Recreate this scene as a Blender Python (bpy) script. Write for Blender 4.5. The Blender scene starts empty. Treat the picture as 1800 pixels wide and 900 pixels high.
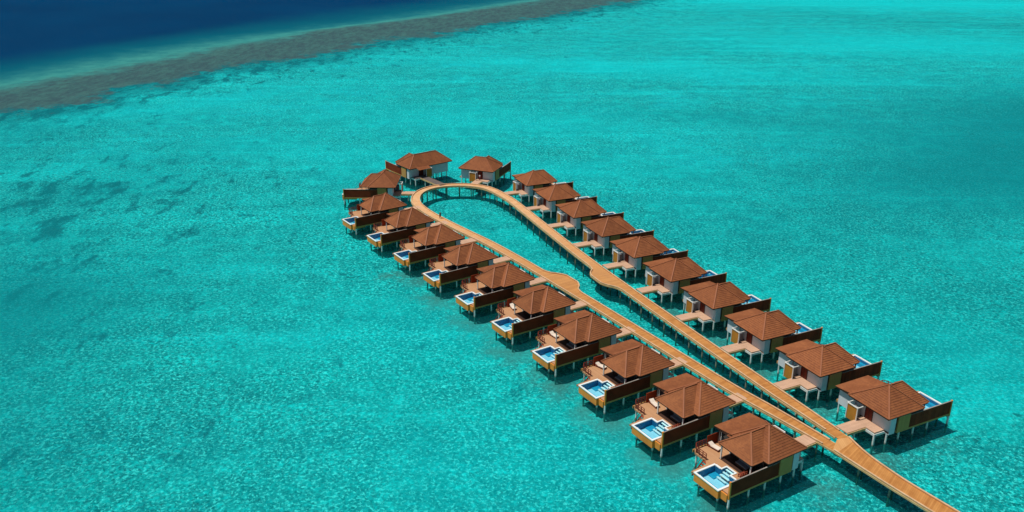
import bpy, bmesh, math, random
from mathutils import Vector, Matrix
R = math.radians
random.seed(7)
SC = bpy.context.scene
COL = SC.collection

# ------------------------------------------------------------------ camera
CAM_H = 76.68
cam = bpy.data.cameras.new('camera'); cam.sensor_width = 36.0; cam.lens = 1531.0 / 1800 * 36
cam.clip_start = 1.0; cam.clip_end = 60000
co = bpy.data.objects.new('camera', cam); COL.objects.link(co)
co.location = (0, 0, CAM_H); co.rotation_euler = (R(90 - 22.209), 0, 0)
SC.camera = co

# ------------------------------------------------------------------ light
SUN_AZ = math.atan2(-0.97, -0.20)          # clockwise from +Y
SUN_EL = R(70)
w = bpy.data.worlds.new('World'); SC.world = w; w.use_nodes = True
nt = w.node_tree; nt.nodes.clear()
sky = nt.nodes.new('ShaderNodeTexSky'); sky.sky_type = 'NISHITA'; sky.sun_disc = False
sky.sun_elevation = SUN_EL; sky.sun_rotation = SUN_AZ
bg = nt.nodes.new('ShaderNodeBackground'); bg.inputs[1].default_value = 0.05
out = nt.nodes.new('ShaderNodeOutputWorld')
nt.links.new(sky.outputs[0], bg.inputs[0]); nt.links.new(bg.outputs[0], out.inputs[0])
sl = bpy.data.lights.new('sun', 'SUN'); sl.energy = 4.1; sl.angle = R(0.5); sl.color = (1, 0.95, 0.87)
so = bpy.data.objects.new('sun', sl); COL.objects.link(so)
sd = Vector((math.sin(SUN_AZ) * math.cos(SUN_EL), math.cos(SUN_AZ) * math.cos(SUN_EL), math.sin(SUN_EL)))
so.rotation_euler = sd.to_track_quat('Z', 'Y').to_euler(); so.location = (0, 100, 200)
SC.view_settings.view_transform = 'Standard'; SC.view_settings.look = 'None'
SC.view_settings.exposure = -0.06; SC.view_settings.gamma = 1.0
SC.render.resolution_x = 1024; SC.render.resolution_y = 512
SC.render.engine = 'CYCLES'
SC.cycles.transparent_max_bounces = 12

# ------------------------------------------------------------------ materials
class NT:
    def __init__(s, name):
        s.m = bpy.data.materials.new(name); s.m.use_nodes = True
        s.t = s.m.node_tree; s.t.nodes.clear()
        s.out = s.n('ShaderNodeOutputMaterial')
    def n(s, typ, inp=None, **kw):
        nd = s.t.nodes.new(typ)
        for k, v in kw.items(): setattr(nd, k, v)
        for k, v in (inp or {}).items(): s.put(nd.inputs[k], v)
        return nd
    def put(s, sock, v):
        if isinstance(v, bpy.types.NodeSocket): s.t.links.new(v, sock)
        elif isinstance(v, tuple) and len(v) == 3 and sock.type == 'RGBA': sock.default_value = v + (1,)
        else: sock.default_value = v
    def math(s, op, a, b=0.0, c=0.0, clamp=False):
        nd = s.n('ShaderNodeMath', operation=op, use_clamp=clamp)
        s.put(nd.inputs[0], a); s.put(nd.inputs[1], b); s.put(nd.inputs[2], c); return nd.outputs[0]
    def mix(s, f, a, b, mode='MIX'):
        nd = s.n('ShaderNodeMix', data_type='RGBA', blend_type=mode)
        s.put(nd.inputs[0], f); s.put(nd.inputs[6], a); s.put(nd.inputs[7], b); return nd.outputs[2]
    def noise(s, vec, scale, detail=3, rough=.55, dist=0):
        nd = s.n('ShaderNodeTexNoise'); s.t.links.new(vec, nd.inputs['Vector'])
        nd.inputs['Scale'].default_value = scale; nd.inputs['Detail'].default_value = detail
        nd.inputs['Roughness'].default_value = rough; nd.inputs['Distortion'].default_value = dist
        return nd.outputs[0]
    def mapping(s, vec, sc=(1, 1, 1), rot=(0, 0, 0)):
        nd = s.n('ShaderNodeMapping'); s.t.links.new(vec, nd.inputs[0])
        nd.inputs['Scale'].default_value = sc; nd.inputs['Rotation'].default_value = rot; return nd.outputs[0]
    def ramp(s, f, a, b, c0=0.0, c1=1.0):
        nd = s.n('ShaderNodeMapRange', interpolation_type='SMOOTHSTEP')
        s.put(nd.inputs[0], f); s.put(nd.inputs[1], a); s.put(nd.inputs[2], b); s.put(nd.inputs[3], c0); s.put(nd.inputs[4], c1)
        return nd.outputs[0]
    def obj(s): return s.n('ShaderNodeTexCoord').outputs['Object']
    def uv(s): return s.n('ShaderNodeTexCoord').outputs['UV']
    def attr(s, name): return s.n('ShaderNodeAttribute', attribute_name=name).outputs['Fac']

def timber(name, a, b, board=0.14, along=0, rough=.65, gap=.45, use_uv=False, wear=.35, pale_span=None, spec=.2):
    """boards laid side by side along one axis, each with its own tone, dark gaps between them"""
    k = NT(name); v = k.uv() if use_uv else k.obj()
    info = k.n('ShaderNodeObjectInfo').outputs['Random']
    sep = k.n('ShaderNodeSeparateXYZ', {0: v})
    c = k.math('DIVIDE', sep.outputs[along], board)
    idx = k.math('FLOOR', c); fr = k.math('FRACT', c)
    wn = k.n('ShaderNodeTexWhiteNoise', noise_dimensions='2D')
    cmb = k.n('ShaderNodeCombineXYZ', {0: idx, 1: k.math('MULTIPLY', info, 37.0)}); k.put(wn.inputs[0], cmb.outputs[0])
    blotch = k.ramp(k.noise(v, .55, 4, .6), .3, .72)
    fine = k.noise(v, 5.0, 3)
    f = k.math('ADD', k.math('MULTIPLY', wn.outputs[0], .55), k.math('MULTIPLY', blotch, .45))
    col = k.mix(f, a, b)
    col = k.mix(k.math('MULTIPLY', fine, wear), col, tuple(x * .55 for x in a))
    if pale_span:
        s0, s1, s2, s3 = pale_span
        f0 = k.math('MULTIPLY', k.ramp(sep.outputs[0], s0, s1), k.ramp(sep.outputs[0], s2, s3, 1, 0))
        col = k.mix(k.math('MULTIPLY', f0, k.math('ADD', .45, k.math('MULTIPLY', blotch, .4))), col, (.80, .50, .27))
    g = k.math('LESS_THAN', fr, .09)
    col = k.mix(k.math('MULTIPLY', g, gap), col, tuple(x * .25 for x in a))
    p = k.n('ShaderNodeBsdfPrincipled', {'Base Color': col, 'Roughness': rough, 'Specular IOR Level': spec})
    k.put(k.out.inputs[0], p.outputs[0]); return k.m

def plain(name, a, b=None, sc=1.5, rough=.6, spec=.3, metal=0):
    k = NT(name); b = b or tuple(x * .72 for x in a)
    v = k.obj()
    f = k.ramp(k.noise(v, sc, 5, .6), .32, .7)
    f2 = k.noise(v, sc * 7, 2)
    col = k.mix(k.math('ADD', k.math('MULTIPLY', f, .7), k.math('MULTIPLY', f2, .3)), a, b)
    p = k.n('ShaderNodeBsdfPrincipled', {'Base Color': col, 'Roughness': rough, 'Specular IOR Level': spec, 'Metallic': metal})
    k.put(k.out.inputs[0], p.outputs[0]); return k.m

def roofmat():
    k = NT('clay_shingle'); v = k.obj()
    info = k.n('ShaderNodeObjectInfo').outputs['Random']
    big = k.ramp(k.noise(v, .35, 4, .65), .3, .7)
    sm = k.n('ShaderNodeTexVoronoi', {'Vector': k.mapping(v, (3.2, 3.2, 3.2)), 'Scale': 1.0}).outputs['Color']
    s = k.n('ShaderNodeSeparateColor', {0: sm}).outputs[0]
    col = k.mix(big, (.235, .078, .028), (.325, .116, .043))
    col = k.mix(k.math('MULTIPLY', s, .45), col, (.15, .048, .024))
    hs = k.n('ShaderNodeHueSaturation', {'Color': col, 'Value': k.math('ADD', .86, k.math('MULTIPLY', info, .26))})
    p = k.n('ShaderNodeBsdfPrincipled', {'Base Color': hs.outputs[0], 'Roughness': .75, 'Specular IOR Level': .2})
    k.put(k.out.inputs[0], p.outputs[0]); return k.m

M = {}
M['roof'] = roofmat()
M['cap'] = plain('ridge_tile', (.33, .118, .05), (.26, .088, .038), 2)
M['white'] = plain('white_render', (.72, .72, .74), (.6, .62, .66), .8, .7)
M['whitetrim'] = plain('white_paint', (.8, .8, .76), (.66, .68, .64), 1.0, .5)
M['golden'] = timber('golden_timber_cladding', (.56, .25, .035), (.40, .17, .03), .16, 0, gap=.25)
M['tan'] = timber('olive_tan_cladding', (.62, .31, .09), (.48, .24, .07), .16, 0, gap=.25)
M['fascia'] = plain('golden_fascia_board', (.80, .29, .045), (.62, .21, .03), .7)
M['dark'] = timber('dark_stained_boards', (.34, .055, .02), (.13, .022, .010), .22, 0, gap=.8, spec=.04)
M['capgrey'] = plain('greyed_cap_timber', (.38, .34, .30), (.24, .20, .17), 1.2)
M['greydeck'] = timber('dark_grey_decking', (.17, .14, .125), (.12, .10, .095), .15, 1, gap=.4)  # darker grey boards for the largest villa's path and landing
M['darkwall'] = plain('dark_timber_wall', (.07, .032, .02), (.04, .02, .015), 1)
M['red'] = plain('dark_red_timber', (.20, .025, .012), (.12, .018, .012), 1.5, .55)
M['redrail'] = plain('reddish_brown_rail', (.30, .06, .03), (.18, .04, .02), 2, .6)
M['glass'] = plain('dark_window_glass', (.02, .03, .035), (.015, .02, .025), 1, .08, .6)
def pilemat(name, a, b):
    k = NT(name); v = k.obj(); z = k.n('ShaderNodeSeparateXYZ', {0: v}).outputs[2]
    n = k.noise(v, 3.0, 3)
    col = k.mix(k.ramp(n, .35, .7), a, b)
    t = k.ramp(k.math('ADD', z, k.math('MULTIPLY', n, .5)), .25, .75, 1, 0)
    col = k.mix(k.math('MULTIPLY', t, .85), col, (.05, .065, .04))
    p = k.n('ShaderNodeBsdfPrincipled', {'Base Color': col, 'Roughness': .75, 'Specular IOR Level': .3})
    k.put(k.out.inputs[0], p.outputs[0]); return k.m
M['stilt'] = pilemat('white_concrete_pile', (.80, .80, .76), (.56, .60, .58))
M['jpile'] = pilemat('weathered_timber_pile', (.34, .30, .22), (.18, .16, .13))
M['pinkdeck'] = timber('pale_pink_decking', (.68, .43, .29), (.50, .31, .205), .15, 1, gap=.35)
M['sundeck'] = timber('sun_bleached_orange_decking', (.58, .32, .17), (.46, .23, .11), .15, 1, gap=.35)
M['planks'] = timber('honey_orange_planks', (.64, .30, .090), (.38, .145, .035), .28, 0, gap=.4, use_uv=True)
M['loopplanks'] = timber('orange_planks_paler_midway', (.64, .30, .090), (.38, .145, .035), .28, 0, gap=.4, use_uv=True, pale_span=(45, 140, 175, 260))  # boards grow paler along the run towards the loop
M['platform'] = timber('pale_honey_planks', (.70, .38, .15), (.60, .30, .11), .30, 0, gap=.3)
M['kerb'] = plain('cream_pink_kerb_timber', (.74, .50, .30), (.52, .31, .16), .8, .6)
M['jfascia'] = plain('yellow_tan_edge_beam', (.66, .46, .22), (.44, .29, .12), .9, .6)
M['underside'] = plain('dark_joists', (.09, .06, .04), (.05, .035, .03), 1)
M['pooltile'] = plain('blue_pool_tile', (.01, .17, .33), (.008, .12, .27), 3, .3)
M['poolfloor'] = plain('pale_blue_pool_floor', (.46, .72, .80), (.34, .62, .74), 1.5, .4)
M['poolledge'] = plain('mid_blue_pool_ledge', (.02, .36, .52), (.015, .28, .46), 2, .4)
M['coping'] = plain('white_pool_coping', (.85, .88, .86), (.74, .79, .78), 1, .4)
M['cushion'] = plain('cream_cushion', (.78, .68, .58), (.66, .56, .46), 2, .85)
M['sofa'] = plain('grey_cushion', (.22, .23, .25), (.16, .17, .19), 2, .9)
M['skin'] = plain('skin', (.42, .22, .14), (.34, .17, .11), 3, .6)
M['hair'] = plain('dark_hair', (.015, .01, .008), (.03, .02, .015), 8, .6)
M['shirtw'] = plain('white_shirt', (.72, .66, .68), (.58, .52, .55), 4, .85)
M['shirtd'] = plain('brown_clothes', (.07, .03, .012), (.04, .02, .01), 4, .85)
M['sarong'] = plain('maroon_skirt', (.16, .02, .035), (.09, .015, .025), 4, .85)

def poolwater():
    k = NT('pool_water'); v = k.obj()
    bump = k.n('ShaderNodeBump', {'Height': k.noise(v, 2.0, 2), 'Strength': .25, 'Distance': .04})
    tr = k.n('ShaderNodeBsdfTransparent', {0: (.72, .94, .98)})
    gl = k.n('ShaderNodeBsdfGlossy', {0: (1, 1, 1), 1: .05, 'Normal': bump.outputs[0]})
    fr = k.n('ShaderNodeFresnel', {0: 1.25, 1: bump.outputs[0]})
    mx = k.n('ShaderNodeMixShader', {0: fr.outputs[0], 1: tr.outputs[0], 2: gl.outputs[0]})
    k.put(k.out.inputs[0], mx.outputs[0]); return k.m
M['poolwater'] = poolwater()

def watermat():
    k = NT('sea_water'); v = k.obj()
    ang = R(-25)
    n1 = k.noise(k.mapping(v, (1.0, 1.5, 1), (0, 0, ang)), .75, 4, .6, .6)
    n2 = k.noise(k.mapping(v, (.10, .22, 1), (0, 0, R(-12))), 1.0, 3, .55)
    n3 = k.noise(v, 2.3, 2, .5, .3)
    h = k.math('ADD', k.math('ADD', k.math('MULTIPLY', n1, .9), k.math('MULTIPLY', n2, 1.2)), k.math('MULTIPLY', n3, .25))
    bump = k.n('ShaderNodeBump', {'Height': h, 'Strength': 1.0, 'Distance': .55})
    bd = k.n('ShaderNodeBump', {'Height': h, 'Strength': 1.0, 'Distance': .9})
    tr = k.n('ShaderNodeBsdfTransparent', {0: (.26, .95, .955)})
    di = k.n('ShaderNodeBsdfDiffuse', {0: (.012, .40, .42), 'Normal': bd.outputs[0]})
    gl = k.n('ShaderNodeBsdfGlossy', {0: (.9, .95, 1), 1: .12, 'Normal': bump.outputs[0]})
    fr = k.n('ShaderNodeFresnel', {0: 1.33, 1: bump.outputs[0]})
    deep = k.ramp(k.attr('reef'), 1.2, 2.6)
    dif = k.math('MULTIPLY', .07, k.math('SUBTRACT', 1.0, k.math('MULTIPLY', deep, .93)))
    body = k.n('ShaderNodeMixShader', {0: dif, 1: tr.outputs[0], 2: di.outputs[0]})
    mx = k.n('ShaderNodeMixShader', {0: k.math('MULTIPLY', fr.outputs[0], .08), 1: body.outputs[0], 2: gl.outputs[0]})
    k.put(k.out.inputs[0], mx.outputs[0]); return k.m

def bedmat():
    k = NT('sandy_seabed'); v = k.obj()
    reef = k.attr('reef'); shade = k.attr('shade'); spk = k.attr('coral')
    warp = k.noise(v, .02, 4, .6)
    # sand and rubble tones; wavelet mottling and caustic light painted in as noise
    big = k.ramp(k.noise(k.mapping(v, (.006, .013, 1), (0, 0, R(-28))), 1.0, 5, .6, .6), .30, .72)
    mid = k.ramp(k.noise(k.mapping(v, (.8, 1.3, 1), (0, 0, R(-20))), .075, 5, .65), .28, .74)
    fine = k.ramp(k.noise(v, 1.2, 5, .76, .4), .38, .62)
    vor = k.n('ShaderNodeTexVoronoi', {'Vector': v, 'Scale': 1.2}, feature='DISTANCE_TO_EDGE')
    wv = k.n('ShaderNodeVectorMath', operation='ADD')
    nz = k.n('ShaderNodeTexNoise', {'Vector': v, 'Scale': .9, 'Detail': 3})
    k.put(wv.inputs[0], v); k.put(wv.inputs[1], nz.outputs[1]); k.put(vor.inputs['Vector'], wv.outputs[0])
    caustic_net = k.ramp(vor.outputs[0], .0, .22, 1, 0)  # bright cell network, caustic light painted into the bed colour
    far = k.ramp(k.n('ShaderNodeSeparateXYZ', {0: v}).outputs[1], 120, 330)
    mac = k.ramp(k.noise(v, .035, 5, .66, .5), .36, .64)
    c = k.mix(far, k.mix(big, (.02, .63, .585), (.03, .88, .82)), k.mix(big, (.010, .52, .62), (.018, .75, .87)))
    patch = k.ramp(k.noise(v, .16, 4, .65, .3), .40, .66)
    streak = k.ramp(k.noise(k.mapping(v, (.005, .045, 1), (0, 0, R(33))), 1.0, 5, .6, .5), .44, .66)
    c = k.mix(k.math('MULTIPLY', mac, .58), c, (.012, .30, .32))
    c = k.mix(k.math('MULTIPLY', mid, .75), c, (.02, .34, .35))
    c = k.mix(k.math('MULTIPLY', streak, .72), c, (.010, .30, .34))
    st2 = k.ramp(k.noise(k.mapping(v, (.010, .11, 1), (0, 0, R(36))), 1.0, 5, .68, .4), .46, .62)
    c = k.mix(k.math('MULTIPLY', st2, .5), c, (.012, .28, .31))
    st3 = k.ramp(k.noise(k.mapping(v, (.006, .06, 1), (0, 0, R(35))), 1.3, 4, .6, .3), .52, .66)
    c = k.mix(k.math('MULTIPLY', st3, .5), c, (.04, .98, 1.0))
    c = k.mix(k.math('MULTIPLY', patch, .52), c, (.09, .95, .90))
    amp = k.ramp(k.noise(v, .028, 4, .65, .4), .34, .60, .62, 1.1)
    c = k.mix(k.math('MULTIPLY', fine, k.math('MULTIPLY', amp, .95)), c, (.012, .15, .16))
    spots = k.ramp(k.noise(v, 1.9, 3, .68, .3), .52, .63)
    c = k.mix(k.math('MULTIPLY', spots, k.math('MULTIPLY', amp, .85)), c, (.85, 1.0, .93))  # whitish flecks, painted water glitter
    c = k.mix(k.math('MULTIPLY', caustic_net, .15), c, (.6, .98, .92))
    # coral heads
    cor = k.noise(k.mapping(v, (1.7, .75, 1), (0, 0, R(12))), .085, 5, .66, .4)
    cor2 = k.noise(k.mapping(v, (1.6, .8, 1), (0, 0, R(12))), .24, 6, .75, .3)
    cc = k.math('ADD', k.math('MULTIPLY', cor, .55), k.math('MULTIPLY', cor2, .45))
    cr = k.ramp(k.math('ADD', cc, k.math('SUBTRACT', k.math('MULTIPLY', spk, .135), .045)), .535, .635)
    c = k.mix(k.math('MULTIPLY', cr, .82), c, (.03, .135, .17))
    dots = k.ramp(k.noise(v, .30, 4, .65), .655, .72)
    c = k.mix(k.math('MULTIPLY', dots, .7), c, (.05, .12, .13))
    rub = k.attr('rubble')
    rk = k.ramp(k.math('ADD', k.noise(v, .55, 5, .7), k.math('MULTIPLY', rub, .34)), .50, .68)
    c = k.mix(k.math('MULTIPLY', rk, k.math('MULTIPLY', rub, .95)), c, (.85, .20, .17))
    # broad depth tone; corner vignetting is painted in here too
    c = k.mix(k.math('MULTIPLY', shade, 1.0), c, (.015, .25, .28))
    lt = k.attr('bright')
    c = k.mix(lt, c, (.015, .80, .82))
    # reef flat, reef edge and the drop to deep water
    rn = k.math('ADD', k.math('ADD', reef, k.math('MULTIPLY', k.math('SUBTRACT', k.noise(v, .045, 6, .75), .5), 1.1)), k.math('MULTIPLY', k.math('SUBTRACT', k.noise(v, .012, 3, .6), .5), .9))
    rn = k.math('ADD', rn, k.math('MULTIPLY', k.math('SUBTRACT', k.noise(v, .16, 5, .75), .5), .8))
    c = k.mix(k.math('MULTIPLY', k.ramp(rn, -.5, .0), .55), c, (.02, .13, .17))
    rn2 = k.math('ADD', reef, k.math('MULTIPLY', k.math('SUBTRACT', k.noise(v, .03, 5, .7), .5), .5))
    speck = k.ramp(k.noise(k.mapping(v, (1.6, .6, 1)), .18, 5, .78), .42, .60)
    brown = k.mix(k.ramp(k.noise(k.mapping(v, (1.2, .6, 1), (0, 0, R(20))), .09, 6, .75), .3, .7), (1.0, .19, .175), (.85, .11, .125))
    slope = k.mix(k.ramp(k.noise(v, .12, 5, .7), .3, .7), (.9, .36, .32), (.55, .27, .27))
    deepc = k.mix(k.ramp(k.noise(v, .008, 4), .3, .7), (.0, .040, .125), (.0, .052, .150))
    brown = k.mix(k.math('MULTIPLY', speck, .5), brown, (.60, .06, .085))
    c = k.mix(k.ramp(rn, -.05, .2), c, brown)
    c = k.mix(k.ramp(rn, .75, 1.5), c, slope)
    c = k.mix(k.ramp(rn2, 1.35, 2.35), c, (.012, .13, .19))
    c = k.mix(k.ramp(rn2, 2.0, 3.1), c, deepc)
    bump = k.n('ShaderNodeBump', {'Height': fine, 'Strength': .6, 'Distance': .35})
    p = k.n('ShaderNodeBsdfDiffuse', {'Color': c, 'Normal': bump.outputs[0]})
    k.put(k.out.inputs[0], p.outputs[0]); return k.m

# ------------------------------------------------------------------ helpers
def ident(u, v, z): return (u, v, z)
def swap(u, v, z): return (v, u, z)
class MB:
    def __init__(s, f=ident): s.v = []; s.f = []; s.t = f; s.uvs = None
    def add(s, pts, faces):
        b = len(s.v); s.v += [s.t(*p) for p in pts]; s.f += [[b + i for i in q] for q in faces]; return s
    def box(s, x0, x1, y0, y1, z0, z1):
        p = [(x0, y0, z0), (x1, y0, z0), (x1, y1, z0), (x0, y1, z0), (x0, y0, z1), (x1, y0, z1), (x1, y1, z1), (x0, y1, z1)]
        return s.add(p, [(3, 2, 1, 0), (4, 5, 6, 7), (0, 1, 5, 4), (1, 2, 6, 5), (2, 3, 7, 6), (3, 0, 4, 7)])
    def bar(s, a, b, wd, ht=None):
        ht = ht or wd; a = Vector(a); b = Vector(b); d = (b - a).normalized()
        up = Vector((0, 0, 1)) if abs(d.z) < .95 else Vector((1, 0, 0))
        sx = d.cross(up).normalized() * wd / 2; sy = sx.cross(d).normalized() * ht / 2
        p = [tuple(c + i * sx + j * sy) for c in (a, b) for i, j in ((-1, -1), (1, -1), (1, 1), (-1, 1))]
        return s.add(p, [(3, 2, 1, 0), (4, 5, 6, 7), (0, 1, 5, 4), (1, 2, 6, 5), (2, 3, 7, 6), (3, 0, 4, 7)])
    def cyl(s, x, y, z0, z1, r, n=10, r1=None):
        r1 = r1 or r
        p = [(x + r * math.cos(2 * math.pi * i / n), y + r * math.sin(2 * math.pi * i / n), z0) for i in range(n)]
        p += [(x + r1 * math.cos(2 * math.pi * i / n), y + r1 * math.sin(2 * math.pi * i / n), z1) for i in range(n)]
        return s.add(p, [list(range(n))[::-1], list(range(n, 2 * n))] + [(i, (i + 1) % n, n + (i + 1) % n, n + i) for i in range(n)])
    def prism(s, poly, z0, z1):
        n = len(poly)
        p = [(x, y, z0) for x, y in poly] + [(x, y, z1) for x, y in poly]
        return s.add(p, [list(range(n))[::-1], list(range(n, 2 * n))] + [(i, (i + 1) % n, n + (i + 1) % n, n + i) for i in range(n)])
    def slope(s, A, B, C, D, n, lip=.055, th=.0):
        """tile courses: A-B eave, D-C ridge side; each course overlaps the one below with a small lip"""
        A, B, C, D = map(Vector, (A, B, C, D))
        nrm = (B - A).cross(D - A)
        if nrm.length < 1e-6: nrm = (B - A).cross(C - A)
        nrm.normalize()
        if nrm.z < 0: nrm = -nrm
        for k in range(n):
            t0, t1 = k / n, (k + 1) / n
            a, b = A.lerp(D, t0), B.lerp(C, t0); c, d = B.lerp(C, t1), A.lerp(D, t1)
            h = nrm * lip
            base = [a, b, b + h, a + h]
            if (c - d).length < 1e-4:
                s.add([tuple(x) for x in (a, b, b + h, a + h, c)], [(0, 1, 2, 3), (3, 2, 4)])
            else:
                s.add([tuple(x) for x in (a, b, b + h, a + h, c, d)], [(0, 1, 2, 3), (3, 2, 4, 5)])
        return s
    def build(s, name, mat, parent=None, smooth=False, bevel=0):
        me = bpy.data.meshes.new(name); me.from_pydata(s.v, [], s.f)
        bm = bmesh.new(); bm.from_mesh(me)
        bmesh.ops.recalc_face_normals(bm, faces=bm.faces)
        bm.to_mesh(me); bm.free()
        if name == 'pool_water' and me.polygons[0].normal.z < 0: me.flip_normals()
        me.materials.append(mat)
        if smooth:
            for p in me.polygons: p.use_smooth = True
        o = bpy.data.objects.new(name, me); COL.objects.link(o)
        if parent: o.parent = parent
        return o

def tag(o, label=None, cat=None, group=None, kind=None):
    if label: o['label'] = label
    if cat: o['category'] = cat
    if group: o['group'] = group
    if kind: o['kind'] = kind
    return o
def empty(name, loc=(0, 0, 0), rz=0):
    o = bpy.data.objects.new(name, None); COL.objects.link(o); o.location = loc; o.rotation_euler = (0, 0, rz)
    o.empty_display_size = .5; return o
KIDS = {}
def copy_tree(o, parent=None, skip=()):
    c = o.copy(); COL.objects.link(c)
    if parent: c.parent = parent
    for ch in [x for x in ALL() if x.parent == o]:
        if ch.name.split('.')[0] in skip: continue
        copy_tree(ch, c, skip)
    return c
def ALL(): return list(COL.objects)

# ------------------------------------------------------------------ seabed and water
S_IN = [(-201, 338), (-185, 348), (-172, 367), (-176, 386), (-155, 398), (-150, 420), (-130, 447), (-95, 492), (-30, 585), (0, 623), (93, 739), (170, 850), (400, 1150)]
S_OUT = [(-225, 382), (-199, 423), (-181, 452), (-159, 510), (-137, 540), (-122, 575), (-59, 640), (0, 718), (70, 830), (300, 1130)]
S_LT = [(-244, 416), (-217, 482), (-161, 559), (-98, 625), (0, 761), (60, 860), (280, 1160)]
S_DP = [(-285, 480), (-250, 545), (-199, 630), (-150, 710), (-40, 850), (230, 1210)]
ex, ey = .60, .80
def sw(p): return (p[0] * ex + p[1] * ey, -p[0] * ey + p[1] * ex)
LN = [sorted(sw(p) for p in L) for L in (S_IN, S_OUT, S_LT, S_DP)]
def interp(L, s):
    if s <= L[0][0]: return L[0][1]
    if s >= L[-1][0]: return L[-1][1]
    for (a, wa), (b, wb) in zip(L, L[1:]):
        if s <= b: return wa + (wb - wa) * (s - a) / (b - a)
def reef_t(x, y):
    s, wv = sw((x, y)); k = [interp(L, s) for L in LN]
    for i in range(1, 4): k[i] = max(k[i], k[i - 1] + 8)
    if wv < k[0]: return max(-5.0, (wv - k[0]) / 60.0)
    for i in range(3):
        if wv < k[i + 1]: return i + (wv - k[i]) / (k[i + 1] - k[i])
    return min(6.0, 3 + (wv - k[3]) / 80.0)
def gauss(x, y, cx, cy, a, b, ang):
    c, s_ = math.cos(ang), math.sin(ang); dx, dy = x - cx, y - cy
    return math.exp(-(((dx * c + dy * s_) / a) ** 2 + ((-dx * s_ + dy * c) / b) ** 2))
DARK = [(150, 255, 80, 45, R(20), .7), (235, 330, 95, 65, R(10), .85), (-185, 300, 45, 40, R(30), .40), (-120, 255, 50, 20, R(60), .25), (60, 200, 30, 10, R(-10), .15),
        (300, 620, 120, 25, R(-30), .22), (90, 330, 60, 14, R(-20), .25), (-95, 165, 40, 22, R(20), .3), (110, 170, 35, 22, 0, .18), (430, 500, 120, 80, 0, .35), (-112, 165, 28, 60, R(25), .55), (-85, 105, 30, 20, 0, .35), (90, 150, 18, 30, R(-30), .2)]
LIGHT = [(225, 520, 110, 50, R(-10), .45), (-15, 330, 90, 26, R(-12), .3), (60, 440, 110, 24, R(-15), .4), (300, 750, 250, 60, R(-10), .55), (-60, 280, 50, 16, R(-15), .3), (20, 262, 40, 12, R(-10), .25),
         (-130, 360, 70, 14, R(40), .25), (-20, 150, 30, 20, 0, .25), (0, 108, 34, 16, 0, .28), (78, 150, 30, 14, R(-40), .2)]
def axis(lo, hi, step, ext):
    a = []; x = lo
    while x <= hi: a.append(x); x += step
    d = step; x = a[-1]
    while x < ext: d *= 1.5; x += d; a.append(x)
    d = step; x = a[0]; pre = []
    while x > -ext: d *= 1.5; x -= d; pre.append(x)
    return pre[::-1] + a
RUB = []
for (vx, vy, va) in [(41.3, 104.31, 120.83), (34.08, 116.3, 121.29), (26.76, 128.24, 121.75), (19.34, 140.11, 122.21), (11.83, 151.93, 122.66), (4.23, 163.69, 123.12), (-3.47, 175.38, 123.58), (-11.26, 187.02, 124.04)]:
    ca, sa = math.cos(R(va)), math.sin(R(va))
    for (u_, v_, r_) in ((14.0, -2.2, 3.6), (15.5, 3, 2.6), (-3, -3.5, 3.2)):
        rr = random.uniform(-1.2, 1.2); RUB.append((vx - sa * (u_ + rr) + ca * v_, vy + ca * (u_ + rr) + sa * v_, r_))
for (vx, vy, va) in [(55.77, 111.53, 115.96), (49.67, 124.14, 115.62), (43.66, 136.78, 115.28), (37.71, 149.46, 114.94), (31.85, 162.18, 114.6)]:
    ca, sa = math.cos(R(va)), math.sin(R(va))
    for (u_, v_, r_) in ((0, -1.5, 3.4), (10, -2.0, 2.6)): RUB.append((vx + sa * u_ + ca * v_, vy - ca * u_ + sa * v_, r_))
def sheet(name, mat, bed, step):
    X = axis(-560, 760, step, 24000); Y = axis(20, 1150, step, 24000)
    nx, ny = len(X), len(Y); V = []; A = {'reef': [], 'shade': [], 'coral': [], 'bright': [], 'rubble': []}
    for y in Y:
        for x in X:
            inside = -900 < x < 1100 and -100 < y < 1500
            t = reef_t(x, y)
            z = 0.0
            if bed:
                z = -1.5
                if t < 0: z = -1.5 + .55 * max(0, 1 + t * 1.5)
                elif t < 1: z = -.95
                else: z = -.95 - (t - 1) * .8
                z = max(z, -4)
                A['shade'].append(min(.8, sum(g[5] * gauss(x, y, *g[:5]) for g in DARK)) if inside else 0)
                A['bright'].append(min(.7, sum(g[5] * gauss(x, y, *g[:5]) for g in LIGHT)) if inside else 0)
                cz = max(0, 1 + t * .8) * .95 + .75 * gauss(x, y, -125, 230, 60, 70, 0) + .3 * gauss(x, y, -60, 130, 60, 50, 0)
                A['coral'].append(min(1, cz))
                A['rubble'].append(min(1, sum(gauss(x, y, gx, gy, gr, gr, 0) for gx, gy, gr in RUB if abs(x - gx) < 20 and abs(y - gy) < 20)) if -60 < x < 90 and 70 < y < 260 else 0)
            A['reef'].append(t)
            V.append((x, y, z))
    F = [(j * nx + i, j * nx + i + 1, (j + 1) * nx + i + 1, (j + 1) * nx + i) for j in range(ny - 1) for i in range(nx - 1)]
    me = bpy.data.meshes.new(name); me.from_pydata(V, [], F); me.materials.append(mat)
    for k, vals in A.items():
        if vals:
            at = me.attributes.new(k, 'FLOAT', 'POINT'); at.data.foreach_set('value', vals)
    for p in me.polygons: p.use_smooth = True
    o = bpy.data.objects.new(name, me); COL.objects.link(o); return tag(o, kind='structure')
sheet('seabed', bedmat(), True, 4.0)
sheet('water', watermat(), False, 12.0)

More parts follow.
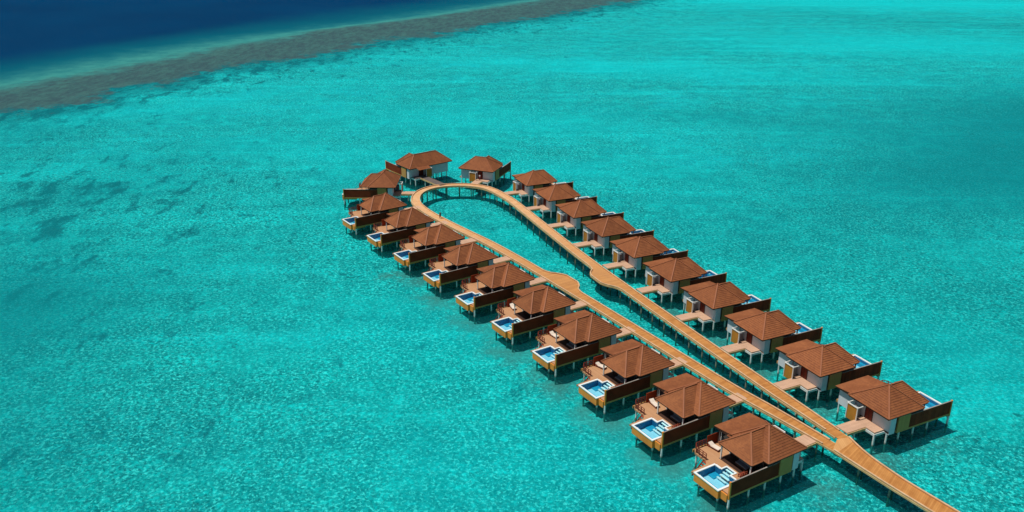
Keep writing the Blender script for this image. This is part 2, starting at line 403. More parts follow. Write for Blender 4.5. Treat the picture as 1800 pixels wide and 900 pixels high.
# ------------------------------------------------------------------ walkway
DZ = 2.33
def catmull(P, n=6):
    out = []
    for i in range(len(P) - 1):
        p0 = P[max(i - 1, 0)]; p1 = P[i]; p2 = P[i + 1]; p3 = P[min(i + 2, len(P) - 1)]
        for k in range(n):
            t = k / n
            out.append(.5 * ((2 * p1) + (p2 - p0) * t + (2 * p0 - 5 * p1 + 4 * p2 - p3) * t * t + (3 * p1 - p0 - 3 * p2 + p3) * t ** 3))
    out.append(P[-1]); return out
def resample(P, step):
    L = [0]
    for a, b in zip(P, P[1:]): L.append(L[-1] + (b - a).length)
    n = max(2, round(L[-1] / step)); out = []; j = 0
    for k in range(n + 1):
        s = L[-1] * k / n
        while j < len(P) - 2 and L[j + 1] < s: j += 1
        t = (s - L[j]) / max(1e-9, L[j + 1] - L[j]); out.append(P[j].lerp(P[j + 1], t))
    return out
outer = [Vector(p) for p in [(46.9, 106.9), (41.8, 114.2), (35.6, 123.0), (29.0, 133.6), (22.4, 144.4), (17.5, 152.4), (12.2, 161.0), (6.2, 170.4), (0, 180.0), (-6.2, 189.0), (-12.4, 197.0), (-18.5, 205.0), (-23.4, 212.3),
        (-26.4, 218.6), (-27.2, 224.2), (-26.4, 229), (-24.2, 232.6), (-20.9, 235.0), (-16.1, 236.2), (-11.3, 235.8), (-7.2, 233.9), (-4.2, 230.8), (-1.4, 226.2), (1.9, 219.6), (9.5, 200.5), (17.2, 181.6), (25.0, 164.1), (31.6, 150.0), (37.8, 136.9), (43.1, 125.9), (46.9, 118.0), (50.5, 110.3)]]
C = resample(catmull(outer, 8), 1.0)
def tang(P, i):
    a = P[max(0, i - 2)]; b = P[min(len(P) - 1, i + 2)]; return (b - a).normalized()
NRM = []
for i in range(len(C)):
    t = tang(C, i); NRM.append(Vector((t.y, -t.x)))       # towards the inside of the loop
WID = 2.42
def prof(s, pts):
    if s <= pts[0][0] or s >= pts[-1][0]: return 0
    for (a, fa), (b, fb) in zip(pts, pts[1:]):
        if s <= b: return fa + (fb - fa) * (s - a) / (b - a)
def arc_at(x, y):
    return min(range(len(C)), key=lambda i: (C[i] - Vector((x, y))).length)
iL = arc_at(8.6, 166.6); iR = arc_at(22.0, 170.8)
LBAY = [(-6.5, 0), (-5, .5), (-3.6, 1.9), (-2, 2.5), (2.2, 2.6), (3.5, 1.9), (5.3, .35), (7, 0)]
RBAY = [(-6.5, 0), (-5, .35), (-3.6, 1.7), (-2, 2.2), (2.2, 2.2), (3.5, 1.7), (5.2, .45), (6.5, 0)]
ins = []
for i in range(len(C)):
    e_ = min(i, len(C) - 1 - i); wv = WID - .55 * max(0, 1 - e_ / 14) + prof(i - iL, LBAY) + prof(i - iR, RBAY); ins.append(C[i] + NRM[i] * wv)
def ribbon(PA, PB, name, mat, z0, z1, parent, uvs=True):
    """slab between two edge lines, with UV along and across in metres"""
    n = len(PA); V = []; F = []; U = []
    s = 0; L = [0]
    for i in range(1, n): L.append(L[-1] + ((PA[i] + PB[i]) / 2 - (PA[i - 1] + PB[i - 1]) / 2).length)
    for i in range(n):
        a, b = PA[i], PB[i]; V += [(a.x, a.y, z1), (b.x, b.y, z1), (b.x, b.y, z0), (a.x, a.y, z0)]
    for i in range(n - 1):
        p = i * 4; q = p + 4
        for k in range(4): F.append((p + k, q + k, q + (k + 1) % 4, p + (k + 1) % 4))
    F.append((0, 1, 2, 3)); F.append((4 * n - 1, 4 * n - 2, 4 * n - 3, 4 * n - 4))
    me = bpy.data.meshes.new(name); me.from_pydata(V, [], F)
    uvl = me.uv_layers.new(name='UVMap')
    for p in me.polygons:
        for li in p.loop_indices:
            vi = me.loops[li].vertex_index; i = vi // 4; k = vi % 4
            c = (PA[i] - PB[i]).length if k in (1, 2) else 0
            uvl.data[li].uv = (L[i], c)
    bm = bmesh.new(); bm.from_mesh(me); bmesh.ops.recalc_face_normals(bm, faces=bm.faces); bm.to_mesh(me); bm.free()
    me.materials.append(mat)
    o = bpy.data.objects.new(name, me); COL.objects.link(o); o.parent = parent; return o
jet = empty('boardwalk', (46, 100, 0)); tag(jet, 'long orange plank boardwalk on piles, forking at lower right into a closed hairpin loop', 'boardwalk')
def unparent_offset(o):   # vertices were written in world space: shift them to the thing's base
    o.data.transform(Matrix.Translation((-46, -100, 0)))
parts = []
def offs(P, N, d): return [p + n * d for p, n in zip(P, N)]
NI = []
for i in range(len(ins)):
    t = tang(ins, i); NI.append(Vector((-t.y, t.x)))
parts.append(ribbon(offs(C, NRM, .12), [p + n * .12 for p, n in zip(ins, NI)], 'loop_deck', M['loopplanks'], DZ - .12, DZ, jet))
# approach
apL = [Vector(p) for p in [(46.9, 106.9), (49.5, 102.3), (52.0, 98.0), (55.0, 93.1), (61.5, 82.5), (80, 52)]]
apR = [Vector(p) for p in [(50.5, 110.3), (51.6, 106.0), (54.3, 100.2), (57.7, 94.6), (64.2, 84.2), (82.7, 53.7)]]
apL = resample(catmull(apL, 4), 1.2); apR = resample(catmull(apR, 4), 1.2)
m = min(len(apL), len(apR)); apL = resample(apL, 1); apR = resample(apR, 1)
def fixn(P, n):
    L = sum((b - a).length for a, b in zip(P, P[1:])); return resample(P, L / n)
apL = fixn(apL, 60); apR = fixn(apR, 60)
NL = [Vector((-tang(apL, i).y, tang(apL, i).x)) for i in range(len(apL))]
NR = [Vector((tang(apR, i).y, -tang(apR, i).x)) for i in range(len(apR))]
parts.append(ribbon([p + n * .12 for p, n in zip(apL, NL)], [p + n * .12 for p, n in zip(apR, NR)], 'approach_deck', M['planks'], DZ - .12, DZ - .003, jet))
# junction threshold: pale boards between the arms
jd = [Vector(p) for p in [(46.9, 106.9), (48.9, 108.5), (50.5, 110.3)]]
thr = MB().prism([(46.85, 107.1), (47.25, 106.4), (50.85, 109.45), (50.4, 110.4), (48.5, 109.9)], DZ - .10, DZ + .008)
parts.append(thr.build('threshold_boards', M['platform'], jet))
def kerb(P, N, name, zb=DZ, side=1, skip=lambda p: False):
    """cream kerb rail on short blocks just inside the edge"""
    A = [p + n * .02 for p, n in zip(P, N)]; B = [p + n * .24 for p, n in zip(P, N)]
    parts.append(ribbon(A, B, name, M['kerb'], zb + .10, zb + .24, jet))
    parts.append(ribbon([p + n * .06 for p, n in zip(P, N)], [p + n * .20 for p, n in zip(P, N)], 'kerb_packer', M['jfascia'], zb - .002, zb + .098, jet))
def beam(P, N):
    A = [p - n * .05 for p, n in zip(P, N)]; B = [p + n * .10 for p, n in zip(P, N)]
    parts.append(ribbon(A, B, 'edge_beam', M['jfascia'], DZ - .30, DZ - .03, jet))
cut = 2
kerb(C[cut:-2], NRM[cut:-2], 'kerb_rail'); kerb(ins[cut:-3], NI[cut:-3], 'kerb_rail'); kerb(apL, NL, 'kerb_rail'); kerb(apR, NR, 'kerb_rail')
beam(C, NRM); beam(ins[1:-1], NI[1:-1]); beam(apL, NL); beam(apR, NR)
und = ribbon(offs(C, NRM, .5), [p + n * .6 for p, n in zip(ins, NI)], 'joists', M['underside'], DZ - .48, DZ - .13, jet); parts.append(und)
for o in parts: unparent_offset(o)
# pile bents: two piles and a crosshead
def bent_mesh(width):
    b = MB()
    for s in (-1, 1): b.cyl(s * (width / 2 - .35), 0, -1.8, DZ - .6, .15, 8)
    b.box(-width / 2 + .05, width / 2 - .05, -.14, .14, DZ - .66, DZ - .42)
    return b
bent0 = bent_mesh(WID).build('pile_bent', M['jpile'], jet, smooth=False)
spots = []
for i in range(3, len(C) - 2, 4):
    c = C[i] + NRM[i] * WID / 2; spots.append((c, math.atan2(NRM[i].y, NRM[i].x)))
for i in range(4, 42, 5):
    c = (apL[i] + apR[i]) / 2; d = apR[i] - apL[i]; spots.append((c, math.atan2(d.y, d.x)))
first = True
for c, a in spots:
    o = bent0 if first else bent0.copy()
    if not first: COL.objects.link(o); o.parent = jet
    first = False
    o.location = (c.x - 46, c.y - 100, 0); o.rotation_euler = (0, 0, a)
print('bents', len(spots), 'len', len(C))

# ------------------------------------------------------------------ villas
def hip(f, u0, u1, v0, v1, ze, au, av, za, ncs=13):
    """pyramid roof, apex (au,av,za)"""
    b = MB(f); ap = (au, av, za)
    q = [(u0, v0, ze), (u1, v0, ze), (u1, v1, ze), (u0, v1, ze)]
    for i in range(4): b.slope(q[i], q[(i + 1) % 4], ap, ap, ncs)
    return b, q, ap
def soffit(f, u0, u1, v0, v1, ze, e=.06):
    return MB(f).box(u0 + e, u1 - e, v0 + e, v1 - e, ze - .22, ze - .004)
def make_villa(side, name='overwater_villa', long_wing=False, path=-4.75, far_extras=True):
    f = swap if side == 'L' else ident
    T = empty(name)
    def P(nm, mb, mat, par=None, **k): return mb.build(nm, M[mat], par or T, **k)
    B = lambda: MB(f)
    sw_ = f is swap
    # floor and decks
    P('floor_platform', B().box(1.0, 9.9, -.40, 10.0, DZ - .35, DZ - .004), 'sundeck')
    deckp = [(9.9, -.32), (14.15, -.32), (14.15, .93), (10.98, .93), (10.98, 2.58), (9.93, 2.58), (9.93, 4.47), (10.98, 4.47), (10.98, 5.78), (14.7, 5.78), (15.05, 6.25), (12.1, 6.4), (11.5, 7.1), (11.5, 9.4), (10.9, 10.1), (9.9, 10.1)]
    P('sun_deck', B().prism(deckp, DZ - .30, DZ), 'sundeck')
    P('deck_edge_beam', B().box(4.6, 14.1, -.50, -.34, DZ - .52, DZ - .22), 'tan')
    P('rear_edge_beam', B().box(1.1, 11.2, 10.12, 10.24, DZ - .5, DZ - .05), 'tan')
    # entrance path and landing
    P('entrance_path', B().box(path, .98, 2.25, 4.45, DZ - .14, DZ + .004), 'greydeck' if long_wing == 2 else 'pinkdeck')
    P('landing', B().box(-.95, .98, .48, 2.245, DZ - .14, DZ + .004), 'greydeck' if long_wing == 2 else 'pinkdeck')
    lf = B().box(-1.06, -.96, .36, 2.24, DZ - .62, DZ - .22).box(-1.06, 1.9, .34, .44, DZ - .62, DZ - .22)
    P('landing_beam', lf, 'whitetrim')
    P('path_beam', B().box(path, -.97, 2.10, 2.22, DZ - .5, DZ - .1).box(path, .95, 4.48, 4.60, DZ - .5, DZ - .1), 'jfascia')
    # walls
    zt = 5.0
    P('entrance_wall', B().box(1.0, 1.2, -.45, 2.85, DZ - .45, zt).box(1.0, 1.2, 4.35, 6.3, DZ - .3, zt), 'white')
    P('side_wall', B().box(1.2, 2.15, -.45, -.25, DZ - .45, zt), 'white')
    P('recess_wall', B().box(2.15, 2.6, -.40, -.22, DZ - .3, zt), 'darkwall')
    P('cladding_panel', B().box(2.5, 4.95, -.62, -.30, DZ - .42, zt - .1), 'tan' if side == 'R' or side == 'L' else 'golden')
    P('bedroom_wall', B().box(4.95, 7.0, -.28, -.12, DZ, zt).box(1.2, 7.0, 9.4, 9.55, DZ, zt), 'darkwall')
    dr = P('door', B().box(.93, 1.05, 2.9, 4.3, DZ, DZ + 2.35), 'red')
    P('door_frame', B().box(.90, 1.08, 2.86, 2.94, DZ, DZ + 2.4).box(.90, 1.08, 3.56, 3.64, DZ, DZ + 2.4).box(.90, 1.08, 4.26, 4.34, DZ, DZ + 2.4), 'darkwall', dr)
    wv1 = 12.9 if long_wing == 2 else 9.55
    P('wing_wall', B().box(.75, .95, 6.3, wv1, DZ - .3, zt).box(.95, 6.9, wv1 - .2, wv1, DZ - .3, zt), 'white')
    if long_wing == 2: P('wing_platform', B().box(.9, 7.2, 10.0, 13.0, DZ - .4, DZ - .05), 'underside')
    gl = P('glass_door', B().box(6.95, 7.05, .4, 6.0, DZ, 4.6), 'glass')
    fr = B()
    for v in (.4, 1.8, 3.2, 4.6, 5.95): fr.box(6.9, 7.12, v, v + .09, DZ, 4.65)
    P('door_frame', fr, 'darkwall', gl)
    win = P('window', B().box(6.86, 6.96, 7.2, 8.9, 3.2, 4.6), 'glass')
    P('window_frame', B().box(6.84, 6.99, 7.1, 7.2, 3.1, 4.7).box(6.84, 6.99, 8.9, 9.0, 3.1, 4.7), 'whitetrim', win)
    P('sea_wall', B().box(6.7, 6.85, 6.3, 9.4, DZ, zt).box(7.0, 7.1, 6.05, 6.3, DZ, zt), 'darkwall')
    # outdoor shower enclosure
    se = P('shower_enclosure', B().box(-.97, -.85, 4.25, 6.12, DZ - .45, DZ + 2.1), 'golden')
    P('enclosure_frame', B().box(-1.06, -.90, 4.12, 4.25, DZ - .5, DZ + 2.26).box(-1.06, -.90, 6.12, 6.25, DZ - .5, DZ + 2.26)
      .box(-1.06, -.90, 4.25, 6.12, DZ + 2.12, DZ + 2.26).box(-.90, 1.0, 4.12, 4.25, DZ + 2.12, DZ + 2.26).box(-.90, .74, 6.12, 6.25, DZ + 2.12, DZ + 2.26), 'whitetrim', se)
    P('enclosure_floor', B().box(-.84, .98, 4.5, 6.12, DZ - .3, DZ - .05), 'underside', se)
    P('water_tank', B().box(-.1, .6, 4.9, 5.9, DZ - .04, DZ + 1.5), 'sofa', se)
    # lounge posts
    for uv in ((9.35, .65), (9.35, 6.35), (7.3, 6.6)):
        P('lounge_post', B().box(uv[0] - .09, uv[0] + .09, uv[1] - .09, uv[1] + .09, DZ, 4.72), 'whitetrim')
    P('lounge_floor', B().box(7.08, 9.5, .2, 6.6, DZ - .003, DZ + .02), 'darkwall')
    # roofs
    ze = 5.07
    b, q, ap = hip(f, 0, 7.6, -.8, 7.2, ze, 3.8, 3.2, 7.97)
    if long_wing:
        b = MB(f); e2, r2 = (14.0, (3.8, 10.6, 7.97)) if long_wing == 2 else (10.1, (3.8, 6.35, 7.97)); q = [(0, -.8, ze), (7.6, -.8, ze), (7.6, e2, ze), (0, e2, ze)]
        b.slope(q[0], q[1], ap, ap, 13); b.slope(q[1], q[2], r2, ap, 13); b.slope(q[2], q[3], r2, r2, 13); b.slope(q[3], q[0], ap, r2, 13)
    mr = P('main_roof', b, 'roof')
    cap = MB(f)
    for i, c in enumerate(q):
        tip = ap if (not long_wing or i in (0, 1)) else r2
        a_ = Vector(c) + Vector((0, 0, .08)); t_ = Vector(tip) + Vector((0, 0, .08)); cap.bar(a_, t_, .22, .10)
    if long_wing: cap.bar((ap[0], ap[1], ap[2] + .08), (r2[0], r2[1], r2[2] + .08), .22, .1)
    cap.bar((3.8, 3.05, ap[2] + .06), (3.8, 3.35, ap[2] + .06), .3, .16)
    P('ridge_cap', cap, 'cap', mr)
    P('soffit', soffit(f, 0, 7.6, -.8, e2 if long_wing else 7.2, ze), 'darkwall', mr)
    b = MB(f); z2 = 4.93; q2 = [(5.2, .22, z2), (9.75, .22, z2), (9.75, 6.76, z2), (5.2, 6.76, z2)]
    e = (7.0, 3.49, 7.62); ei = (4.15, 3.49, 7.62)
    b.slope(q2[0], q2[1], e, (5.2, 3.49, 7.62), 13); b.slope((5.2, 3.48, 7.60), (5.201, 3.48, 7.60), ei, ei, 1)
    b.slope(q2[1], q2[2], e, e, 13); b.slope(q2[2], q2[3], (5.2, 3.49, 7.62), e, 13)
    # inner run of the ridge towards the main roof
    b.slope((5.2, 2.3, 6.63), (5.2, 2.3, 6.63), (5.2, 3.49, 7.62), ei, 1)
    b.add([(5.25, 2.6, 6.86), (5.25, 3.49, 7.66), (4.2, 3.49, 7.66), (5.25, 4.4, 6.86)], [(0, 1, 2), (1, 3, 2)])
    lr = P('lounge_roof', b, 'roof')
    cap = MB(f)
    cap.bar((9.75, .22, z2 + .08), (e[0], e[1], e[2] + .08), .22, .1).bar((9.75, 6.76, z2 + .08), (e[0], e[1], e[2] + .08), .22, .1).bar((e[0], e[1], e[2] + .08), (4.3, e[1], e[2] + .08), .22, .1)
    P('ridge_cap', cap, 'cap', lr)
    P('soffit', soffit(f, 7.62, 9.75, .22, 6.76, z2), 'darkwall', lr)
    if not long_wing:
        b = MB(f)
        b.slope((7.4, 10.15, 5.10), (.25, 10.15, 5.0), (.25, 6.6, 5.36), (7.4, 6.6, 5.52), 11, .05)
        wr = P('wing_roof', b, 'roof')
        P('soffit', MB(f).add([(.3, 6.7, 4.86), (7.35, 6.7, 4.9), (7.35, 10.08, 4.88), (.3, 10.08, 4.82), (.25, 6.6, 5.30), (7.4, 6.6, 5.45), (7.4, 10.15, 5.08), (.25, 10.15, 4.98)],
            [(3, 2, 1, 0), (4, 5, 6, 7), (0, 1, 5, 4), (1, 2, 6, 5), (2, 3, 7, 6), (3, 0, 4, 7)]), 'darkwall', wr)
    elif long_wing == 2:
        b = MB(f); b.slope((-1.5, 1.4, 4.72), (-1.5, 5.6, 4.72), (.3, 5.6, 5.2), (.3, 1.4, 5.2), 4)
        P('porch_roof', b, 'roof')
    # privacy screens
    sc = P('privacy_screen', B().box(4.97, 14.05, -.47, -.35, DZ - .22, DZ + 2.0), 'dark')
    P('screen_cap', B().box(4.9, 14.1, -.50, -.32, DZ + 2.003, DZ + 2.05), 'capgrey', sc)
    P('end_post', B().box(14.06, 14.30, -.54, -.28, 1.6, DZ + 2.12), 'fascia', sc)
    rs = P('side_screen', B().box(6.4, 8.9, 9.72, 9.84, DZ, DZ + 1.7), 'dark')
    # railing of the sun deck
    rl = [(9.0, 10.0), (10.8, 10.0), (11.4, 9.3), (11.4, 7.2)]
    pts = []
    for a_, b_ in zip(rl, rl[1:]):
        a_, b_ = Vector(a_), Vector(b_); n = max(1, round((b_ - a_).length / .7))
        pts += [a_.lerp(b_, k / n) for k in range(n)]
    pts.append(Vector(rl[-1]))
    rp = B()
    for p in pts: rp.box(p.x - .05, p.x + .05, p.y - .05, p.y + .05, DZ, DZ + 1.05)
    ra = P('railing', rp, 'redrail')
    rb = B()
    for a_, b_ in zip(rl, rl[1:]):
        for h in (1.08, .72, .38): rb.bar((a_[0], a_[1], DZ + h), (b_[0], b_[1], DZ + h), .09, .06)
    P('rail', rb, 'red', ra)
    st = B()
    for k in range(6): st.box(11.6 + .33 * k, 11.95 + .33 * k, 6.45, 7.45, DZ - .2 - .3 * k, DZ - .12 - .3 * k)
    sf = P('sea_steps', st, 'redrail')
    P('stringer', B().bar((11.5, 6.42, DZ - .1), (13.6, 6.42, .3), .07, .24).bar((11.5, 7.48, DZ - .1), (13.6, 7.48, .3), .07, .24).bar((11.7, 7.48, DZ + .8), (13.6, 7.48, 1.2), .06, .06).bar((13.5, 7.48, .4), (13.5, 7.48, 1.25), .07, .07), 'red', sf)
    gate = B()
    for u in (9.2, 9.55, 9.9, 10.25): gate.box(u - .05, u + .05, 1.3, 1.4, DZ, DZ + .85).box(u - .05, u + .05, 1.9, 2.0, DZ, DZ + .55)
    gate.box(9.15, 10.3, 1.31, 1.39, DZ + .86, DZ + .93).box(9.15, 10.3, 1.4, 1.95, DZ + .4, DZ + .48)
    P('slatted_bench', gate, 'redrail')
    # pool
    pl = P('pool', B().box(11.0, 14.9, .95, 5.76, 1.02, 1.15).box(14.76, 14.9, .95, 5.76, 1.15, DZ - .02).box(11.0, 14.76, .95, 1.09, 1.15, DZ - .02).box(14.3, 14.5, -.28, .95, 1.15, DZ - .05), 'fascia')
    P('pool_coping', B().box(14.70, 14.97, .90, 5.85, DZ - .018, DZ + .13).box(11.0, 14.697, .90, 1.22, DZ - .018, DZ + .13).box(11.0, 14.697, 5.55, 5.85, DZ - .018, DZ + .13)
      .box(10.9, 11.18, 4.30, 5.547, DZ + .003, DZ + .13).box(9.88, 11.18, 4.33, 4.55, DZ + .006, DZ + .127).box(9.88, 10.1, 2.72, 4.33, DZ + .006, DZ + .127).box(9.88, 11.18, 2.5, 2.72, DZ + .006, DZ + .127).box(10.95, 11.18, 1.22, 2.5, DZ + .003, DZ + .13), 'coping', pl)
    P('pool_wall', B().box(11.02, 11.16, 1.1, 2.7, 1.16, DZ - .02).box(11.02, 11.16, 4.35, 5.6, 1.16, DZ - .02).box(11.02, 14.75, 5.6, 5.74, 1.16, DZ - .02).box(14.62, 14.75, 1.1, 5.6, 1.16, DZ - .02).box(11.02, 14.62, 1.1, 1.22, 1.16, DZ - .02)
      .box(9.95, 11.02, 4.36, 4.46, 1.6, DZ - .02).box(9.95, 11.02, 2.6, 2.7, 1.6, DZ - .02).box(9.94, 10.04, 2.7, 4.36, 1.6, DZ - .02), 'pooltile', pl)
    P('pool_floor', B().box(11.16, 14.62, 1.22, 5.6, 1.152, 1.22).box(10.04, 11.16, 2.7, 4.36, 1.55, 1.62), 'poolfloor', pl)
    P('pool_ledge', B().box(14.0, 14.61, 1.23, 5.59, 1.223, 1.85).box(11.17, 13.99, 1.23, 1.75, 1.223, 1.85).box(11.17, 12.5, 4.3, 5.58, 1.223, 1.36), 'poolledge', pl)
    stp = B()
    for k, (u, z) in enumerate(((10.3, 2.2), (10.85, 2.0), (11.4, 1.8), (11.95, 1.6))): stp.box(u - .14, u + .14, 2.72 - .25 * (k > 1), 4.2, z - .1, z)
    P('pool_step', stp, 'coping', pl)
    P('pool_water', B().add([(11.17, 1.23, DZ - .12), (14.61, 1.23, DZ - .12), (14.61, 5.59, DZ - .12), (11.17, 5.59, DZ - .12), (10.05, 2.71, DZ - .12), (11.17, 2.71, DZ - .12), (11.17, 4.35, DZ - .12), (10.05, 4.35, DZ - .12)], [(0, 1, 2, 3, 6, 7, 4, 5)]), 'poolwater', pl)
    # stilts
    SP = [(1.15, 0), (3.8, 0), (6.9, 0), (10.0, 0), (1.15, 5), (3.8, 5), (6.9, 5), (10.0, 5), (1.15, 9.6), (3.8, 9.6), (6.9, 9.6), (10.9, 9.6), (14.3, 1.5), (14.3, 5.2)]
    if long_wing == 2: SP += [(1.15, 12.6), (3.8, 12.6), (6.9, 12.6), (-5.5, 2.5), (-5.5, 4.2), (-8.3, 3.3)]
    sx = MB(f).cyl(0, 0, -1.8, DZ - .3, .15, 10).build('stilt', M['stilt'], T)
    first = True
    for (u, v) in SP + [(-2.9, 2.5), (-2.9, 4.2)]:
        o = sx if first else sx.copy()
        if not first: COL.objects.link(o); o.parent = T
        first = False
        o.location = f(u, v, 0)
    P('stilt', B().box(-1.08, -.84, .34, .58, -1.8, DZ - .3), 'stilt')
    P('stilt', B().box(14.04, 14.28, -.52, -.28, -1.8, 1.6), 'stilt')
    return T

KL, KR = 0.00799, -0.005967
LP = [(41.3, 104.31, 120.83), (34.08, 116.3, 121.29), (26.76, 128.24, 121.75), (19.34, 140.11, 122.21), (11.83, 151.93, 122.66), (4.23, 163.69, 123.12), (-3.47, 175.38, 123.58), (-11.26, 187.02, 124.04), (-19.15, 198.59, 124.5), (-27.13, 210.11, 124.95)]
RP = [(55.77, 111.53, 115.96), (49.67, 124.14, 115.62), (43.66, 136.78, 115.28), (37.71, 149.46, 114.94), (31.85, 162.18, 114.6), (26.06, 174.93, 114.25), (20.34, 187.71, 113.91), (14.7, 200.54, 113.57), (9.14, 213.39, 113.23), (3.65, 226.28, 112.89)]
ORD = ['first', 'second', 'third', 'fourth', 'fifth', 'sixth', 'seventh', 'eighth', 'ninth', 'tenth']
def snap(i):  # label endings
    return ORD[i]
vL = make_villa('L', path=-5.9); vR = make_villa('R')
GL = 'pool villas of the left row'; GR = 'villas of the right row'
ROOT = {}
srcs = {'L': vL, 'R': vR}
copies = {'L': [vL], 'R': [vR]}
for s in 'LR':
    for i in range(1, 10): copies[s].append(copy_tree(srcs[s]))
for i, (x, y, a) in enumerate(LP):
    o = copies['L'][i]; o.location = (x, y, 0); o.rotation_euler = (0, 0, R(a)); ROOT['L', i] = o
    if i == 0: lb = 'nearest pool villa of the left row, on white stilts by the boardwalk fork'
    elif i == 9: lb = 'farthest pool villa of the left row, just before the loop bends'
    else: lb = 'villa with a blue plunge pool, %s from the near end of the left row' % ORD[i]
    tag(o, lb, 'villa', GL)
for i, (x, y, a) in enumerate(RP):
    o = copies['R'][i]; o.location = (x, y, 0); o.rotation_euler = (0, 0, R(a - 90)); ROOT['R', i] = o
    if i == 0: lb = 'nearest villa of the right row, white entrance corner beside the boardwalk fork'
    elif i == 9: lb = 'farthest villa of the right row, where the boardwalk starts to curve into the loop'
    else: lb = 'villa with white entrance corner, %s from the near end of the right row' % ORD[i]
    tag(o, lb, 'villa', GR)
b1 = make_villa('L', 'overwater_villa', 1); b1.location = (-31.4, 224.88, 0); b1.rotation_euler = (0, 0, R(88.8))
tag(b1, 'villa at the left bend of the loop, its reddish screen pointing left', 'villa', 'villas around the loop end')
b2 = make_villa('L', 'overwater_villa', 2, -11.2); b2.location = (-28.8, 241.66, 0); b2.rotation_euler = (0, 0, R(38.0))
tag(b2, 'largest villa, long ridged roof, standing behind the loop at its far end', 'villa', 'villas around the loop end')
b3 = make_villa('R', 'overwater_villa', 1); b3.location = (-6.15, 238.74, 0); b3.rotation_euler = (0, 0, R(158 - 90))
tag(b3, 'villa atop the loop with orange entrance panel and dark screen on its right', 'villa', 'villas around the loop end')

# ------------------------------------------------------------------ furniture on the decks
def place(o, s, i, u, v, z, rz=0):
    x, y, a = (LP if s == 'L' else RP)[i]; a = R(a)
    d = Vector((math.cos(a), math.sin(a))); q = Vector((-d.y, d.x)) if s == 'L' else Vector((d.y, -d.x))
    p = Vector((x, y)) + q * u + d * v; o.location = (p.x, p.y, z); o.rotation_euler = (0, 0, a + rz)
lg = empty('sun_lounger')
fr = MB().box(-1.0, 1.0, -.42, .42, .22, .30)
fr.build('frame', M['redrail'], lg)
for x in (-.85, .85):
    for y in (-.36, .36): MB().box(x - .04, x + .04, y - .04, y + .04, 0, .22).build('leg', M['redrail'], lg)
MB().box(-.98, .35, -.40, .40, .302, .42).build('cushion', M['cushion'], lg)
bk = MB(); bk.add([(.36, -.40, .30), (.98, -.40, .62), (.98, .40, .62), (.36, .40, .30), (.33, -.40, .42), (.93, -.40, .74), (.93, .40, .74), (.33, .40, .42)], [(3, 2, 1, 0), (4, 5, 6, 7), (0, 1, 5, 4), (1, 2, 6, 5), (2, 3, 7, 6), (3, 0, 4, 7)])
bk.build('backrest', M['cushion'], lg)
sf = empty('sofa')
MB().box(-1.1, 1.1, -.42, .42, .08, .38).build('base', M['darkwall'], sf)
for x in (-.54, .54): MB().box(x - .52, x + .52, -.38, .30, .382, .52).build('seat_cushion', M['sofa'], sf)
MB().box(-1.1, 1.1, .31, .45, .382, .85).build('backrest', M['sofa'], sf)
for i in range(5):
    o = lg if i == 0 else copy_tree(lg)
    place(o, 'L', i, 8.35 - .12 * (i % 3), 8.7 - .2 * (i % 2), DZ, R((8, -6, 14, 3, -12)[i]))
    tag(o, 'cream cushioned lounger on the sun deck of the %s left villa' % (ORD[i]), 'lounger', 'loungers on the villa decks')
for i in range(4):
    o = sf if i == 0 else copy_tree(sf)
    place(o, 'L', i, 8.2, 3.2, DZ + .02, R(180))
    tag(o, 'grey sofa in the shade under the lounge roof of the %s left villa' % (ORD[i]), 'sofa', 'sofas under the lounge roofs')

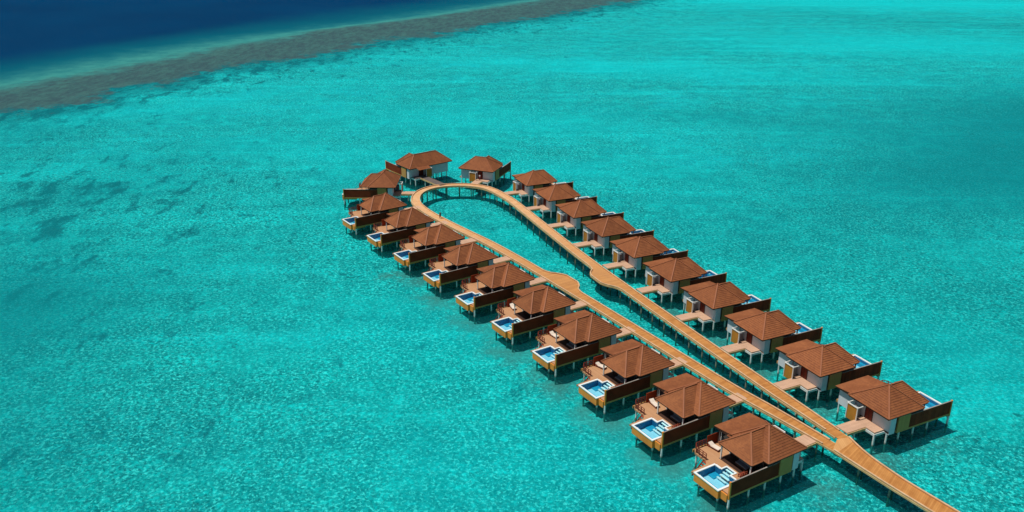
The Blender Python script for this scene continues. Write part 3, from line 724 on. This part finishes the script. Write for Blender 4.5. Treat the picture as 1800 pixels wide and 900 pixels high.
# ------------------------------------------------------------------ people
def person(label, loc, rz, top, low, stride, skirt):
    T = None
    J = {'pel': (0, 0, .95), 'sp': (0, .01, 1.15), 'ch': (0, 0, 1.36), 'nk': (0, .0, 1.50), 'hd0': (0, .01, 1.58), 'hd': (0, .015, 1.68),
         'hl': (-.10, 0, .92), 'hr': (.10, 0, .92), 'kl': (-.11, .02 + stride * .5, .50), 'kr': (.11, .02 - stride * .3, .50), 'al': (-.11, stride, .08), 'ar': (.11, -stride, .08),
         'tl': (-.11, stride + .16, .04), 'tr': (.11, -stride + .16, .04),
         'sl': (-.19, 0, 1.42), 'sr': (.19, 0, 1.42), 'el': (-.26, -.04 - stride * .3, 1.14), 'er': (.26, -.04 + stride * .3, 1.14), 'wl': (-.25, .08 - stride * .4, .90), 'wr': (.25, .08 + stride * .4, .90), 'fl': (-.25, .10 - stride * .4, .80), 'fr': (.25, .10 + stride * .4, .80)}
    rad = {'pel': .15, 'sp': .13, 'ch': .15, 'nk': .06, 'hd0': .075, 'hd': .095, 'hl': .10, 'hr': .10, 'kl': .065, 'kr': .065, 'al': .045, 'ar': .045, 'tl': .035, 'tr': .035, 'sl': .07, 'sr': .07, 'el': .045, 'er': .045, 'wl': .032, 'wr': .032, 'fl': .028, 'fr': .028}
    E_ = [('pel', 'sp'), ('sp', 'ch'), ('ch', 'nk'), ('nk', 'hd0'), ('hd0', 'hd'), ('pel', 'hl'), ('hl', 'kl'), ('kl', 'al'), ('al', 'tl'), ('pel', 'hr'), ('hr', 'kr'), ('kr', 'ar'), ('ar', 'tr'), ('ch', 'sl'), ('sl', 'el'), ('el', 'wl'), ('wl', 'fl'), ('ch', 'sr'), ('sr', 'er'), ('er', 'wr'), ('wr', 'fr')]
    ks = list(J)
    def skin(keys, extra, nm, mat, mats=None):
        me = bpy.data.meshes.new(nm); idx = {k: n for n, k in enumerate(keys)}
        me.from_pydata([J[k] for k in keys], [(idx[a], idx[b]) for a, b in E_ if a in idx and b in idx], [])
        o = bpy.data.objects.new(nm, me); COL.objects.link(o)
        md = o.modifiers.new('skin', 'SKIN'); md.use_smooth_shade = True
        for n, k in enumerate(keys):
            r = rad[k] + extra; me.skin_vertices[0].data[n].radius = (r, r * (.8 if k in ('pel', 'sp', 'ch') else 1))
        me.skin_vertices[0].data[0].use_root = True
        o.modifiers.new('sub', 'SUBSURF').levels = 2; o.modifiers['sub'].render_levels = 2
        me.materials.append(mat); return o
    body = skin(ks, 0, 'person', M['skin'])
    body.location = loc; body.rotation_euler = (0, 0, rz)
    shirt = skin(['pel', 'sp', 'ch', 'sl', 'el', 'sr', 'er'], .018, 'shirt', top); shirt.parent = body
    if skirt:
        s = MB(); s.cyl(0, 0, .35, 1.0, .24, 14, .16); k = s.build('skirt', low, body, smooth=True)
    else:
        k = skin(['pel', 'hl', 'kl', 'al', 'hr', 'kr', 'ar'], .014, 'trousers', low); k.parent = body
    me = bpy.data.meshes.new('hair'); bm = bmesh.new(); bmesh.ops.create_uvsphere(bm, u_segments=14, v_segments=10, radius=.118)
    bmesh.ops.translate(bm, verts=bm.verts, vec=(0, -.015, 1.70))
    bmesh.ops.delete(bm, geom=[v for v in bm.verts if v.co.z < 1.62 or (v.co.y > .05 and v.co.z < 1.70)], context='VERTS')
    bm.to_mesh(me); bm.free(); me.materials.append(M['hair'])
    for p in me.polygons: p.use_smooth = True
    h = bpy.data.objects.new('hair', me); COL.objects.link(h); h.parent = body
    tag(body, label, 'person'); return body
person('person in dark clothes walking on the left arm of the boardwalk near the loop bend', (-18.1, 207.1, DZ), R(35), M['shirtd'], M['shirtd'], .22, False)
person('person in pale top and maroon skirt at the door of the villa atop the loop', (-9.25, 239.7, DZ), R(160), M['shirtw'], M['sarong'], .02, True)
